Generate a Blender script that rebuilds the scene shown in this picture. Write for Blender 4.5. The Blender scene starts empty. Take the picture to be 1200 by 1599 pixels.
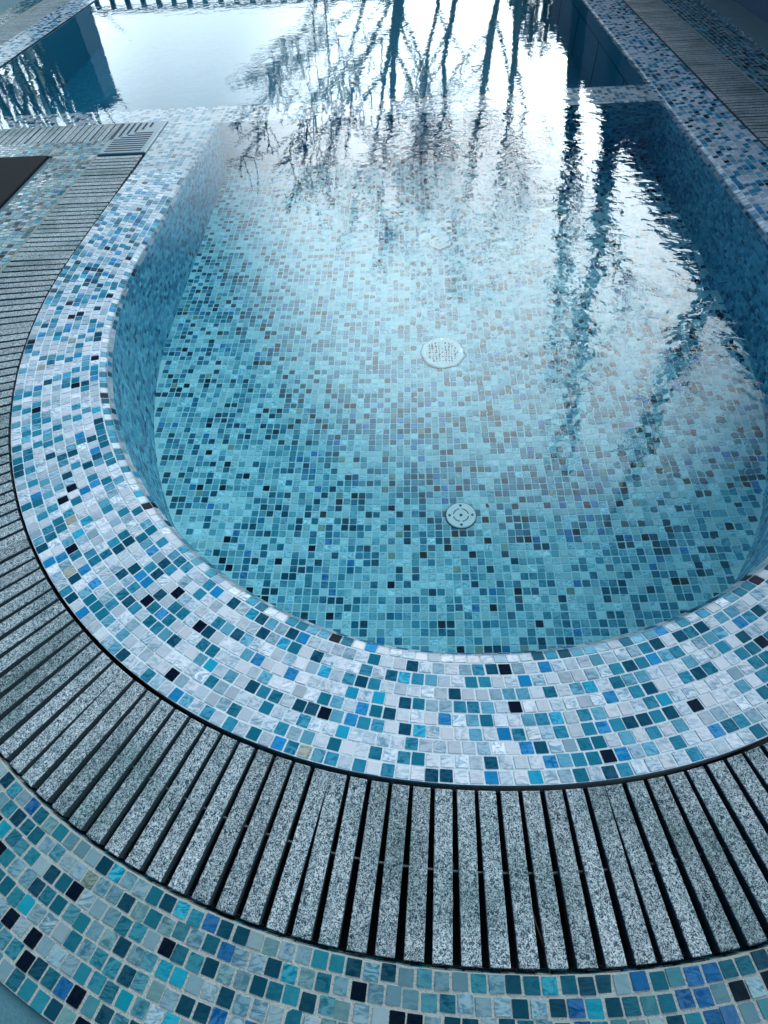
import bpy, math, random
import numpy as np
from mathutils import Vector, Matrix
random.seed(7)
rng = np.random.default_rng(11)
SC = bpy.context.scene
COL = SC.collection
R = math.radians

# ------------------------------------------------------------------ camera
F_, PIT, YAW, ROL = 0.8600934, 0.9229004, -0.0918351, -0.0808070
cp_, sp_ = math.cos(PIT), math.sin(PIT)
cr_, sr_ = math.cos(ROL), math.sin(ROL)
cy_, sy_ = math.cos(YAW), math.sin(YAW)
def _yaw(v): return Vector((cy_*v[0]+sy_*v[1], -sy_*v[0]+cy_*v[1], v[2]))
_R = Vector((1, 0, 0)); _U = Vector((0, sp_, cp_)); _F = Vector((0, cp_, -sp_))
cX = _yaw(_R*cr_ + _U*sr_); cY = _yaw(_R*(-sr_) + _U*cr_); cZ = _yaw(-_F)
camd = bpy.data.cameras.new("camera"); cam = bpy.data.objects.new("camera", camd)
COL.objects.link(cam); SC.camera = cam
camd.sensor_fit = 'HORIZONTAL'; camd.sensor_width = 36; camd.lens = 36*F_/1.2
camd.clip_start = 0.02; camd.clip_end = 2000
M = Matrix.Identity(4)
for i in range(3):
    M[i][0], M[i][1], M[i][2] = cX[i], cY[i], cZ[i]
M[2][3] = 1.0
cam.matrix_world = M
def at(u, v):
    """photo pixel -> point on the plane of the pool rim (z = 0), for reading the plan off the photo"""
    d = cX*((u-600)/(F_*1000)) + cY*(-(v-799.5)/(F_*1000)) - cZ
    t = -1.0/d[2]
    return Vector((d[0]*t, d[1]*t))
def in_view(x, y, z, m=0.45):
    d = np.stack([x, y, z-1.0], -1)
    a = d @ np.array(cX); b = d @ np.array(cY); c = -(d @ np.array(cZ))
    c = np.maximum(c, 1e-3)
    return (np.abs(a/c) < 0.6976*(1+m)) & (np.abs(b/c) < 0.9296*(1+m*0.6))

# ------------------------------------------------------------------ world
SUN_AZ, SUN_EL = R(84), R(45)          # azimuth from +Y towards +X
sdir = Vector((math.sin(SUN_AZ)*math.cos(SUN_EL), math.cos(SUN_AZ)*math.cos(SUN_EL), math.sin(SUN_EL)))
w = bpy.data.worlds.new("World"); SC.world = w; w.use_nodes = True
nt = w.node_tree; nt.nodes.clear()
def N(nt, t, **k):
    n = nt.nodes.new(t)
    for a, b in k.items(): setattr(n, a, b)
    return n
def mth(nt, op, a, b=None, clamp=False):
    n = N(nt, 'ShaderNodeMath', operation=op, use_clamp=clamp)
    for i, v in enumerate((a, b)):
        if v is None: continue
        if isinstance(v, (int, float)): n.inputs[i].default_value = v
        else: nt.links.new(v, n.inputs[i])
    return n.outputs[0]
out = N(nt, 'ShaderNodeOutputWorld')
sky = N(nt, 'ShaderNodeTexSky', sky_type='NISHITA', sun_disc=False, sun_elevation=SUN_EL,
        sun_rotation=SUN_AZ, air_density=1.0, dust_density=2.0, ozone_density=2.0)
bg1 = N(nt, 'ShaderNodeBackground'); bg1.inputs[1].default_value = 0.085
tint = N(nt, 'ShaderNodeMix', data_type='RGBA', blend_type='MULTIPLY'); tint.inputs[0].default_value = 1.0
nt.links.new(sky.outputs[0], tint.inputs[6]); tint.inputs[7].default_value = (.26, .92, 1.15, 1)
nt.links.new(tint.outputs[2], bg1.inputs[0])
tc = N(nt, 'ShaderNodeTexCoord')
# thin bright cloud ahead, thinning out to the sides and overhead
nrm = N(nt, 'ShaderNodeVectorMath', operation='NORMALIZE'); nt.links.new(tc.outputs['Generated'], nrm.inputs[0])
def veil(az, el, inner, outer):
    g = (math.sin(R(az))*math.cos(R(el)), math.cos(R(az))*math.cos(R(el)), math.sin(R(el)))
    dot = N(nt, 'ShaderNodeVectorMath', operation='DOT_PRODUCT'); dot.inputs[1].default_value = g
    nt.links.new(nrm.outputs[0], dot.inputs[0])
    mr = N(nt, 'ShaderNodeMapRange', interpolation_type='SMOOTHSTEP'); nt.links.new(dot.outputs['Value'], mr.inputs[0])
    mr.inputs[1].default_value = math.cos(R(outer)); mr.inputs[2].default_value = math.cos(R(inner))
    return mr.outputs[0]
glow = veil(12, 27, 4, 30)
band = mth(nt, 'ADD', mth(nt, 'MULTIPLY', veil(-18, 2, 8, 26), 2.5), mth(nt, 'MULTIPLY', veil(-42, 3, 8, 24), 2.6))
nz = N(nt, 'ShaderNodeTexNoise'); nz.inputs['Scale'].default_value = 2.2; nz.inputs['Detail'].default_value = 5
nt.links.new(nrm.outputs[0], nz.inputs['Vector'])
cl = N(nt, 'ShaderNodeMapRange'); cl.inputs[1].default_value = 0.35; cl.inputs[2].default_value = 0.65
cl.inputs[3].default_value = 0.75; cl.inputs[4].default_value = 1.2
nt.links.new(nz.outputs[0], cl.inputs[0])
gs = mth(nt, 'MULTIPLY', mth(nt, 'MULTIPLY', glow, cl.outputs[0]), 8.6)
bg2 = N(nt, 'ShaderNodeBackground'); bg2.inputs[0].default_value = (.88, .96, .975, 1)
nt.links.new(gs, bg2.inputs[1])  # strength of the veil
bg3 = N(nt, 'ShaderNodeBackground'); bg3.inputs[0].default_value = (.84, .95, .98, 1); nt.links.new(band, bg3.inputs[1])
ad2 = N(nt, 'ShaderNodeAddShader'); nt.links.new(bg2.outputs[0], ad2.inputs[0]); nt.links.new(bg3.outputs[0], ad2.inputs[1])
ad = N(nt, 'ShaderNodeAddShader')
nt.links.new(bg1.outputs[0], ad.inputs[0]); nt.links.new(ad2.outputs[0], ad.inputs[1])
nt.links.new(ad.outputs[0], out.inputs[0])

sl = bpy.data.lights.new("sun", 'SUN'); sl.energy = 1.75; sl.angle = R(24); sl.color = (.90, 0.97, 1)
so = bpy.data.objects.new("sun", sl); COL.objects.link(so)
so.rotation_euler = (-sdir).to_track_quat('-Z', 'Y').to_euler()

SC.view_settings.view_transform = 'Standard'; SC.view_settings.look = 'None'
SC.view_settings.exposure = 0.0; SC.view_settings.gamma = 1
SC.view_settings.use_curve_mapping = False
SC.render.engine = 'CYCLES'
SC.cycles.use_denoising = True
SC.cycles.max_bounces = 10; SC.cycles.transmission_bounces = 8; SC.cycles.transparent_max_bounces = 8
SC.cycles.caustics_refractive = True; SC.cycles.caustics_reflective = False
SC.cycles.sample_clamp_indirect = 12.0

# ------------------------------------------------------------------ plan (metres; camera stands over the origin, 1 m above the rim)
WL = -0.006                       # water level
P = 0.0245                        # mosaic pitch
DEPTH = 0.60
LED0, LED1 = 3.27, 3.515          # ledge between the basin and the big pool
YC = 3.305                        # far edge of the cross grate
YG0 = 3.07                        # near edge of the cross grate
YB0 = 2.90                        # near edge of the border band left
YFAR = 10.0
XL = -2.70                        # left edge of the big pool
# flattened half rings: centre x, centre y, half width left, depth, half width right, exponents left and right
OUT = (0.1158, 1.9844, 1.3770, 1.7949, 1.3704, 2.1285, 2.1836)
INN = (0.0964, 1.8823, 1.1182, 1.4856, 1.1486, 1.9789, 2.1973)
GW, BW = 0.238, 0.212             # widths of the gutter and of its border band
WR = 0.030                        # rounding radius of the rim's inner edge
def band_off(y, e=0.0):
    """the border band is a row narrower round the front"""
    t = np.clip((np.asarray(y)-.9)/1.0, 0, 1); return GW+.184+(BW-.184)*t*t*(3-2*t)+e
class Curve:
    """U-shaped plan curve: left straight coming down from y1, half ellipse, right straight up to y2"""
    def __init__(s, e, yl, yr, off=0.0):
        cx, cy, al, b, ar, nl, nr_ = e
        t = np.linspace(0, math.pi, 400)
        lf = t < math.pi/2; n_ = np.where(lf, nl, nr_); a = np.where(lf, al, ar)
        x = cx - a*np.sign(np.cos(t))*np.abs(np.cos(t))**(2/n_); y = cy - b*np.abs(np.sin(t))**(2/n_)
        dx, dy = np.gradient(x), np.gradient(y); dx[0] = dx[-1] = 0; dy[0], dy[-1] = -1, 1
        nx, ny = dy, -dx; n = np.hypot(nx, ny)
        if callable(off): off = off(y)
        x = x+off*nx/n; y = y+off*ny/n
        x = np.concatenate([[x[0]], x, [x[-1]]]); y = np.concatenate([[yl], y, [yr]])
        s.x, s.y = x, y
        s.s = np.concatenate([[0], np.cumsum(np.hypot(np.diff(x), np.diff(y)))])
        s.L = s.s[-1]
    def at(s, q):
        return np.stack([np.interp(q, s.s, s.x), np.interp(q, s.s, s.y)], -1)
    def normal(s, q, e=0.02):
        d = s.at(q+e)-s.at(q-e); d /= np.hypot(d[..., 0], d[..., 1])[..., None]
        return np.stack([d[..., 1], -d[..., 0]], -1)    # placeholder, fixed below
    def pts(s, n=500):
        return s.at(np.linspace(0, s.L, n))

# ------------------------------------------------------------------ materials
def mat(name):
    m = bpy.data.materials.new(name); m.use_nodes = True
    nt = m.node_tree; b = nt.nodes['Principled BSDF']
    return m, nt, b
def ramp(nt, fac, stops, mode='LINEAR'):
    r = N(nt, 'ShaderNodeValToRGB'); r.color_ramp.interpolation = mode
    el = r.color_ramp.elements
    while len(el) > 1: el.remove(el[0])
    el[0].position = stops[0][0]; el[0].color = (*stops[0][1], 1)
    for p, c in stops[1:]:
        e = el.new(p); e.color = (*c, 1)
    nt.links.new(fac, r.inputs[0]); return r.outputs[0]
def mixc(nt, f, a, b, mode='MIX'):
    n = N(nt, 'ShaderNodeMix', data_type='RGBA', blend_type=mode)
    for i, v in ((0, f), (6, a), (7, b)):
        if isinstance(v, (int, float)): n.inputs[i].default_value = v
        elif isinstance(v, tuple): n.inputs[i].default_value = (*v, 1)
        else: nt.links.new(v, n.inputs[i])
    return n.outputs[2]
def noise(nt, vec, scale, detail=3, rough=0.5, dist=0.0):
    n = N(nt, 'ShaderNodeTexNoise'); n.inputs['Scale'].default_value = scale
    n.inputs['Detail'].default_value = detail; n.inputs['Roughness'].default_value = rough
    n.inputs['Distortion'].default_value = dist
    if vec is not None: nt.links.new(vec, n.inputs['Vector'])
    return n.outputs[0]
def bump(nt, h, dist, strength=1.0):
    n = N(nt, 'ShaderNodeBump'); n.inputs['Distance'].default_value = dist; n.inputs['Strength'].default_value = strength
    nt.links.new(h, n.inputs['Height']); return n.outputs[0]
def objco(nt): return N(nt, 'ShaderNodeTexCoord').outputs['Object']

def tile_mat(name, stops, rough=0.16, marb=0.45, spec=.28):
    m, nt, b = mat(name)
    at_ = N(nt, 'ShaderNodeAttribute', attribute_name='tile'); sep = N(nt, 'ShaderNodeSeparateColor')
    nt.links.new(at_.outputs['Color'], sep.inputs[0])
    base = ramp(nt, sep.outputs[0], stops, 'CONSTANT')
    # swirled glass: every tile samples its own patch of a warped noise
    off = N(nt, 'ShaderNodeVectorMath', operation='SCALE'); off.inputs['Scale'].default_value = 40.0
    nt.links.new(at_.outputs['Color'], off.inputs[0])
    add = N(nt, 'ShaderNodeVectorMath', operation='ADD')
    nt.links.new(objco(nt), add.inputs[0]); nt.links.new(off.outputs[0], add.inputs[1])
    rot = N(nt, 'ShaderNodeMapping'); rot.inputs['Rotation'].default_value = (0, 0, 0.7); rot.inputs['Scale'].default_value = (1, 2.2, 1)
    nt.links.new(add.outputs[0], rot.inputs[0])
    s = noise(nt, rot.outputs[0], 26, 4, 0.62, 3.2)
    s2 = noise(nt, rot.outputs[0], 38, 3, 0.6, 1.8)
    sm = N(nt, 'ShaderNodeMapRange'); sm.inputs[1].default_value = 0.40; sm.inputs[2].default_value = 0.56
    nt.links.new(s, sm.inputs[0])
    sm2 = N(nt, 'ShaderNodeMapRange'); sm2.inputs[1].default_value = 0.54; sm2.inputs[2].default_value = 0.68
    nt.links.new(s2, sm2.inputs[0])
    dark = mixc(nt, 1.0, base, (0.38, 0.62, 0.74), 'MULTIPLY')
    lh = N(nt, 'ShaderNodeHueSaturation'); lh.inputs['Value'].default_value = 1.35; lh.inputs['Saturation'].default_value = .9; nt.links.new(base, lh.inputs['Color']); lite = lh.outputs[0]
    swirl = mixc(nt, sm.outputs[0], dark, lite)
    swirl = mixc(nt, mth(nt, 'MULTIPLY', sm2.outputs[0], .30), swirl, mixc(nt, 1.0, lite, (1.25, 1.12, .95), 'MULTIPLY'))
    amt = mth(nt, 'MULTIPLY', sep.outputs[1], marb*2.2, True)
    col = mixc(nt, amt, base, swirl)
    br = N(nt, 'ShaderNodeMapRange'); br.inputs[3].default_value = 0.82; br.inputs[4].default_value = 1.1
    nt.links.new(sep.outputs[2], br.inputs[0])
    hs = N(nt, 'ShaderNodeHueSaturation'); nt.links.new(br.outputs[0], hs.inputs['Value']); nt.links.new(col, hs.inputs['Color'])
    nt.links.new(hs.outputs[0], b.inputs['Base Color'])
    b.inputs['Roughness'].default_value = rough
    b.inputs['Specular IOR Level'].default_value = spec
    nt.links.new(bump(nt, noise(nt, add.outputs[0], 70, 2), 0.0006, 0.6), b.inputs['Normal'])
    return m
# light -> dark palette, (share) positions are cumulative
RIM_PAL = [(0, (.61, .60, .64)), (.20, (.53, .555, .60)), (.38, (.43, .475, .53)), (.54, (.27, .38, .45)), (.62, (.10, .30, .40)),
           (.70, (.022, .21, .31)), (.79, (.007, .14, .21)), (.87, (.003, .065, .11)), (.925, (.008, .20, .42)), (.955, (.003, .006, .018)),
           (.975, (.36, .34, .28)), (.98, (.012, .30, .45))]
BND_PAL = [(0, (.24, .32, .34)), (.10, (.17, .26, .29)), (.21, (.11, .21, .24)), (.32, (.05, .18, .21)), (.44, (.016, .16, .20)),
           (.55, (.007, .095, .13)), (.67, (.004, .045, .07)), (.79, (.005, .09, .22)), (.835, (.007, .24, .31)), (.88, (.002, .005, .012)),
           (.96, (.12, .22, .22)), (.985, (.17, .19, .15))]
FLO_PAL = [(0, (.50, .80, .82)), (.20, (.40, .71, .75)), (.38, (.28, .60, .66)), (.54, (.13, .42, .51)), (.66, (.04, .27, .37)),
           (.77, (.010, .16, .25)), (.86, (.004, .07, .12)), (.93, (.010, .20, .45)), (.955, (.004, .014, .03)), (.99, (.22, .32, .26))]
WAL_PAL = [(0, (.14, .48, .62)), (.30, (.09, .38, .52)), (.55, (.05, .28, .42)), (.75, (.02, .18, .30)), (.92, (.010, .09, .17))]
M_rim = tile_mat('rim_mosaic', RIM_PAL)
M_edge = tile_mat('edge_mosaic', RIM_PAL, 0.45, 0.45, .06)
M_bnd = tile_mat('border_mosaic', BND_PAL, 0.2, 0.5)
M_flo = tile_mat('basin_floor_mosaic', FLO_PAL, 0.25)
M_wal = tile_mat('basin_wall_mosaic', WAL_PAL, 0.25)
def grout_mat(name, col, col2, bmp=0.0012):
    m, nt, b = mat(name); o = objco(nt)
    n1 = noise(nt, o, 260, 5, 0.7); n2 = noise(nt, o, 9, 3)
    c = mixc(nt, n2, col, col2)
    mr = N(nt, 'ShaderNodeMapRange'); mr.inputs[1].default_value = .34; mr.inputs[2].default_value = .44; nt.links.new(n1, mr.inputs[0])
    c = mixc(nt, mr.outputs[0], mixc(nt, 1.0, c, (.45, .5, .5), 'MULTIPLY'), c)
    nt.links.new(c, b.inputs['Base Color']); b.inputs['Roughness'].default_value = .8
    nt.links.new(bump(nt, n1, bmp), b.inputs['Normal']); return m
M_gr1 = grout_mat('white_grout', (.68, .73, .76), (.56, .62, .65))
M_gr5 = grout_mat('edge_grout', (.46, .52, .56), (.38, .44, .48))
M_gr2 = grout_mat('sandy_grout', (.46, .46, .42), (.34, .36, .34), 0.003)
M_gr4 = grout_mat('wall_grout', (.16, .46, .58), (.12, .38, .50))
M_gr3 = grout_mat('pool_grout', (.66, .88, .88), (.54, .78, .80))

def granite():
    m, nt, b = mat('speckled_granite'); o = objco(nt)
    oi = N(nt, 'ShaderNodeObjectInfo'); geo = N(nt, 'ShaderNodeNewGeometry')
    sc = N(nt, 'ShaderNodeVectorMath', operation='SCALE'); nt.links.new(oi.outputs['Location'], sc.inputs[0]); sc.inputs['Scale'].default_value = 7.3
    ad = N(nt, 'ShaderNodeVectorMath', operation='ADD'); nt.links.new(o, ad.inputs[0]); nt.links.new(sc.outputs[0], ad.inputs[1])
    n1 = noise(nt, ad.outputs[0], 270, 3, 0.75, 1.5); n2 = noise(nt, geo.outputs['Position'], 5.0, 4); n3 = noise(nt, geo.outputs['Position'], 22, 4)
    c = ramp(nt, n1, [(.40, (.015, .035, .05)), (.47, (.08, .13, .16)), (.52, (.40, .43, .44)), (.62, (.70, .72, .72))])
    st = ramp(nt, n2, [(.36, (.50, .62, .60)), (.50, (.92, .95, .96)), (.6, (1, 1, 1))])
    c = mixc(nt, 1.0, c, st, 'MULTIPLY')
    c = mixc(nt, .5, c, ramp(nt, n3, [(.40, (.72, .78, .80)), (.6, (1, 1, 1))]), 'MULTIPLY')
    rv = N(nt, 'ShaderNodeMapRange'); rv.inputs[3].default_value = .80; rv.inputs[4].default_value = 1.08; nt.links.new(oi.outputs['Random'], rv.inputs[0])
    hs = N(nt, 'ShaderNodeHueSaturation'); nt.links.new(rv.outputs[0], hs.inputs['Value']); nt.links.new(c, hs.inputs['Color'])
    nt.links.new(hs.outputs[0], b.inputs['Base Color']); b.inputs['Roughness'].default_value = .5
    b.inputs['Specular IOR Level'].default_value = .2
    nt.links.new(bump(nt, n1, 0.0008), b.inputs['Normal']); return m
M_gran = granite()
def plain(name, col, rough=.6, var=.25, scale=8, metal=0, bmp=0.0, spec=.5):
    m, nt, b = mat(name); o = objco(nt)
    n = noise(nt, o, scale, 4, .6)
    c = mixc(nt, n, tuple(x*(1-var) for x in col), tuple(min(1, x*(1+var)) for x in col))
    nt.links.new(c, b.inputs['Base Color']); b.inputs['Roughness'].default_value = rough
    b.inputs['Metallic'].default_value = metal; b.inputs['Specular IOR Level'].default_value = spec
    if bmp: nt.links.new(bump(nt, noise(nt, o, scale*6, 5, .65), bmp), b.inputs['Normal'])
    return m
M_black = plain('black_rubber', (.005, .006, .009), .8, .4, 60, spec=.12, bmp=.001)
M_gside = plain('shade_granite_side', (.035, .055, .07), .6, .5, 90)  # darker granite: the shade in the slat gaps is put into its colour
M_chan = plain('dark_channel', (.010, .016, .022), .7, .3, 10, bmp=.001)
M_plastic = plain('pale_plastic', (.22, .29, .33), .4, .05, 5)
M_white = plain('white_plastic', (.93, .93, .91), .35, .02, 5)
M_dead = plain('dead_leaf', (.12, .07, .035), .8, .4, 60)
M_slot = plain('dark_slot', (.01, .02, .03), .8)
M_steel = plain('steel', (.6, .62, .62), .3, .1, 30, 1)
M_rod = plain('grey_rod', (.12, .15, .17), .5)
M_pave = plain('paving_stone', (.06, .15, .18), .75, .35, 6, bmp=.004)
M_soil = plain('earth', (.035, .04, .03), .95, .4, 2, bmp=.02)
M_bark = plain('dark_bark', (.018, .020, .018), .9, .4, 12, bmp=.01)
M_twig = plain('twig_bark', (.022, .022, .018), .9, .3, 12)
M_cream = plain('cream_bark', (.78, .70, .50), .8, .3, 3)
M_beige = plain('beige_render', (.42, .38, .28), .85, .2, 2)
M_navy = plain('navy_render', (.014, .07, .14), .8, .3, 3)
M_fence = plain('dark_blue_metal', (.012, .02, .05), .5, .2, 5)
M_roof = plain('dark_roof', (.012, .02, .024), .8, .3, 3)
M_wallp = plain('dark_wall', (.02, .035, .045), .85, .3, 2)
M_leaf = plain('evergreen_leaf', (.018, .032, .022), .8, .5, 5)
M_glass = plain('dark_window', (.02, .03, .035), .08, .1, 2)
M_frost = plain('pale_chippings', (.50, .56, .62), .8, .3, 40)
# smooth glazed wall of the deep pool
def deep_mat():
    m, nt, b = mat('deep_pool_mosaic'); o = objco(nt)
    v = N(nt, 'ShaderNodeTexBrick'); v.offset = 0
    v.inputs['Scale'].default_value = 1; v.inputs['Brick Width'].default_value = P; v.inputs['Row Height'].default_value = P
    v.inputs['Mortar Size'].default_value = .0012
    v.inputs['Color1'].default_value = (.012, .15, .26, 1); v.inputs['Color2'].default_value = (.025, .22, .32, 1)
    v.inputs['Mortar'].default_value = (.06, .28, .36, 1)
    uv = N(nt, 'ShaderNodeUVMap'); nt.links.new(uv.outputs[0], v.inputs['Vector'])
    nt.links.new(v.outputs[0], b.inputs['Base Color']); b.inputs['Roughness'].default_value = .3; return m
M_deep = deep_mat()

def water_mat():
    m, nt, b = mat('pool_water'); nt.nodes.remove(b)
    o = nt.nodes['Material Output']
    g = N(nt, 'ShaderNodeBsdfGlass'); g.inputs['IOR'].default_value = 1.333; g.inputs['Roughness'].default_value = 0.0
    g.inputs['Color'].default_value = (.97, .99, 1, 1)
    oc = objco(nt)
    sx = N(nt, 'ShaderNodeSeparateXYZ'); nt.links.new(oc, sx.inputs[0])
    # wind-ruffled patches: right and middle are choppy, the near left is almost calm
    def blob(cx, cy, rx, ry):
        ax = mth(nt, 'DIVIDE', mth(nt, 'SUBTRACT', sx.outputs[0], cx), rx)
        ay = mth(nt, 'DIVIDE', mth(nt, 'SUBTRACT', sx.outputs[1], cy), ry)
        r2 = mth(nt, 'ADD', mth(nt, 'MULTIPLY', ax, ax), mth(nt, 'MULTIPLY', ay, ay))
        return mth(nt, 'SUBTRACT', 1.0, mth(nt, 'SQRT', r2), True)
    k = mth(nt, 'ADD', blob(.55, 2.4, 1.1, 1.5), mth(nt, 'MULTIPLY', blob(.8, 1.3, .7, .9), .8))
    k = mth(nt, 'ADD', k, mth(nt, 'MULTIPLY', blob(.2, 1.45, .4, .5), .4), False)
    pn = noise(nt, oc, 2.6, 2)
    k = mth(nt, 'ADD', mth(nt, 'MULTIPLY', mth(nt, 'MULTIPLY', k, mth(nt, 'ADD', pn, .4)), 1.15), 0.10)
    mp = N(nt, 'ShaderNodeMapping'); mp.inputs['Scale'].default_value = (1, 1.2, 1); nt.links.new(oc, mp.inputs[0])
    h1 = noise(nt, mp.outputs[0], 17, 2, .5, .6)
    h2 = noise(nt, mp.outputs[0], 7, 2, .45, .4)
    h3 = noise(nt, mp.outputs[0], 60, 2, .5, .3)
    h = mth(nt, 'ADD', mth(nt, 'MULTIPLY', h1, .55), mth(nt, 'ADD', mth(nt, 'MULTIPLY', h2, 1.0), mth(nt, 'MULTIPLY', h3, .07)))
    far = N(nt, 'ShaderNodeMapRange'); far.inputs[1].default_value = 3.3; far.inputs[2].default_value = 4.2; far.inputs[3].default_value = 0; far.inputs[4].default_value = .12
    nt.links.new(sx.outputs[1], far.inputs[0])
    h = mth(nt, 'MULTIPLY', h, mth(nt, 'ADD', k, far.outputs[0]))
    bn = bump(nt, h, 0.0022)
    nt.links.new(bn, g.inputs['Normal'])
    nt.links.new(g.outputs[0], o.inputs['Surface'])
    va = N(nt, 'ShaderNodeVolumeAbsorption'); va.inputs['Color'].default_value = (.10, .82, .92, 1); va.inputs['Density'].default_value = .36
    nt.links.new(va.outputs[0], o.inputs['Volume'])
    return m
M_water = water_mat()

# ------------------------------------------------------------------ object helpers
def mesh_obj(name, verts, faces, m, parent=None, smooth=False):
    me = bpy.data.meshes.new(name); me.from_pydata([tuple(v) for v in verts], [], [tuple(f) for f in faces]); me.update()
    me.materials.append(m)
    if smooth: me.polygons.foreach_set('use_smooth', [True]*len(me.polygons))
    o = bpy.data.objects.new(name, me); COL.objects.link(o)
    if parent: o.parent = parent
    return o
def empty(name, loc=(0, 0, 0), rz=0):
    o = bpy.data.objects.new(name, None); o.location = loc; o.rotation_euler = (0, 0, rz); o.empty_display_size = .1
    COL.objects.link(o); return o
def tag(o, label=None, cat=None, group=None, kind=None):
    if label: o['label'] = label
    if cat: o['category'] = cat
    if group: o['group'] = group
    if kind: o['kind'] = kind
    return o
class MB:
    def __init__(s): s.v = []; s.f = []
    def add(s, vs, fs):
        n = len(s.v); s.v += [tuple(v) for v in vs]; s.f += [tuple(i+n for i in f) for f in fs]; return s
    def box(s, x0, x1, y0, y1, z0, z1, bev=0.0, M4=None):
        if bev <= 0:
            vs = [(x, y, z) for z in (z0, z1) for y in (y0, y1) for x in (x0, x1)]
            fs = [(0, 2, 3, 1), (4, 5, 7, 6), (0, 1, 5, 4), (2, 6, 7, 3), (0, 4, 6, 2), (1, 3, 7, 5)]
        else:
            b = bev; vs = []
            for z, i in ((z0, b), (z0+b, 0), (z1-b, 0), (z1, b)):
                X0, X1, Y0, Y1 = x0+i, x1-i, y0+i, y1-i; c = b*.5
                vs += [(X0+c, Y0, z), (X1-c, Y0, z), (X1, Y0+c, z), (X1, Y1-c, z), (X1-c, Y1, z), (X0+c, Y1, z), (X0, Y1-c, z), (X0, Y0+c, z)]
            fs = [tuple(range(7, -1, -1)), tuple(range(24, 32))]
            for r in range(3):
                for k in range(8):
                    fs.append((r*8+k, r*8+(k+1) % 8, r*8+8+(k+1) % 8, r*8+8+k))
        if M4 is not None: vs = [tuple(M4 @ Vector(v)) for v in vs]
        return s.add(vs, fs)
    def tube(s, pts, rad, n=6, caps=True):
        pts = [Vector(p) for p in pts]; base = len(s.v); u = None
        for i, p in enumerate(pts):
            d = (pts[min(i+1, len(pts)-1)]-pts[max(i-1, 0)])
            if d.length < 1e-9: d = Vector((0, 0, 1))
            d.normalize()
            if u is None: u = d.orthogonal().normalized()
            u = (u-d*u.dot(d)); u = u.normalized() if u.length > 1e-6 else d.orthogonal().normalized()
            v = d.cross(u); r = rad[i] if hasattr(rad, '__len__') else rad
            for k in range(n):
                a = 2*math.pi*k/n; s.v.append(tuple(p+u*(r*math.cos(a))+v*(r*math.sin(a))))
        for i in range(len(pts)-1):
            for k in range(n):
                a, b = base+i*n+k, base+i*n+(k+1) % n
                s.f.append((a, b, b+n, a+n))
        if caps:
            s.f.append(tuple(base+k for k in range(n-1, -1, -1))); e = base+(len(pts)-1)*n
            s.f.append(tuple(e+k for k in range(n)))
        return s
    def disc(s, r, z0, z1, n=40, cx=0, cy=0, bev=0.0):
        base = len(s.v)
        prof = [(r, z0), (r, z1-bev), (r-bev, z1)] if bev else [(r, z0), (r, z1)]
        for rr, z in prof:
            for k in range(n):
                a = 2*math.pi*k/n; s.v.append((cx+rr*math.cos(a), cy+rr*math.sin(a), z))
        for i in range(len(prof)-1):
            for k in range(n):
                a, b = base+i*n+k, base+i*n+(k+1) % n; s.f.append((a, b, b+n, a+n))
        e = base+(len(prof)-1)*n; s.f.append(tuple(e+k for k in range(n)))
        s.f.append(tuple(base+k for k in range(n-1, -1, -1)))
        return s
    def build(s, name, m, parent=None, smooth=False): return mesh_obj(name, s.v, s.f, m, parent, smooth)

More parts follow.
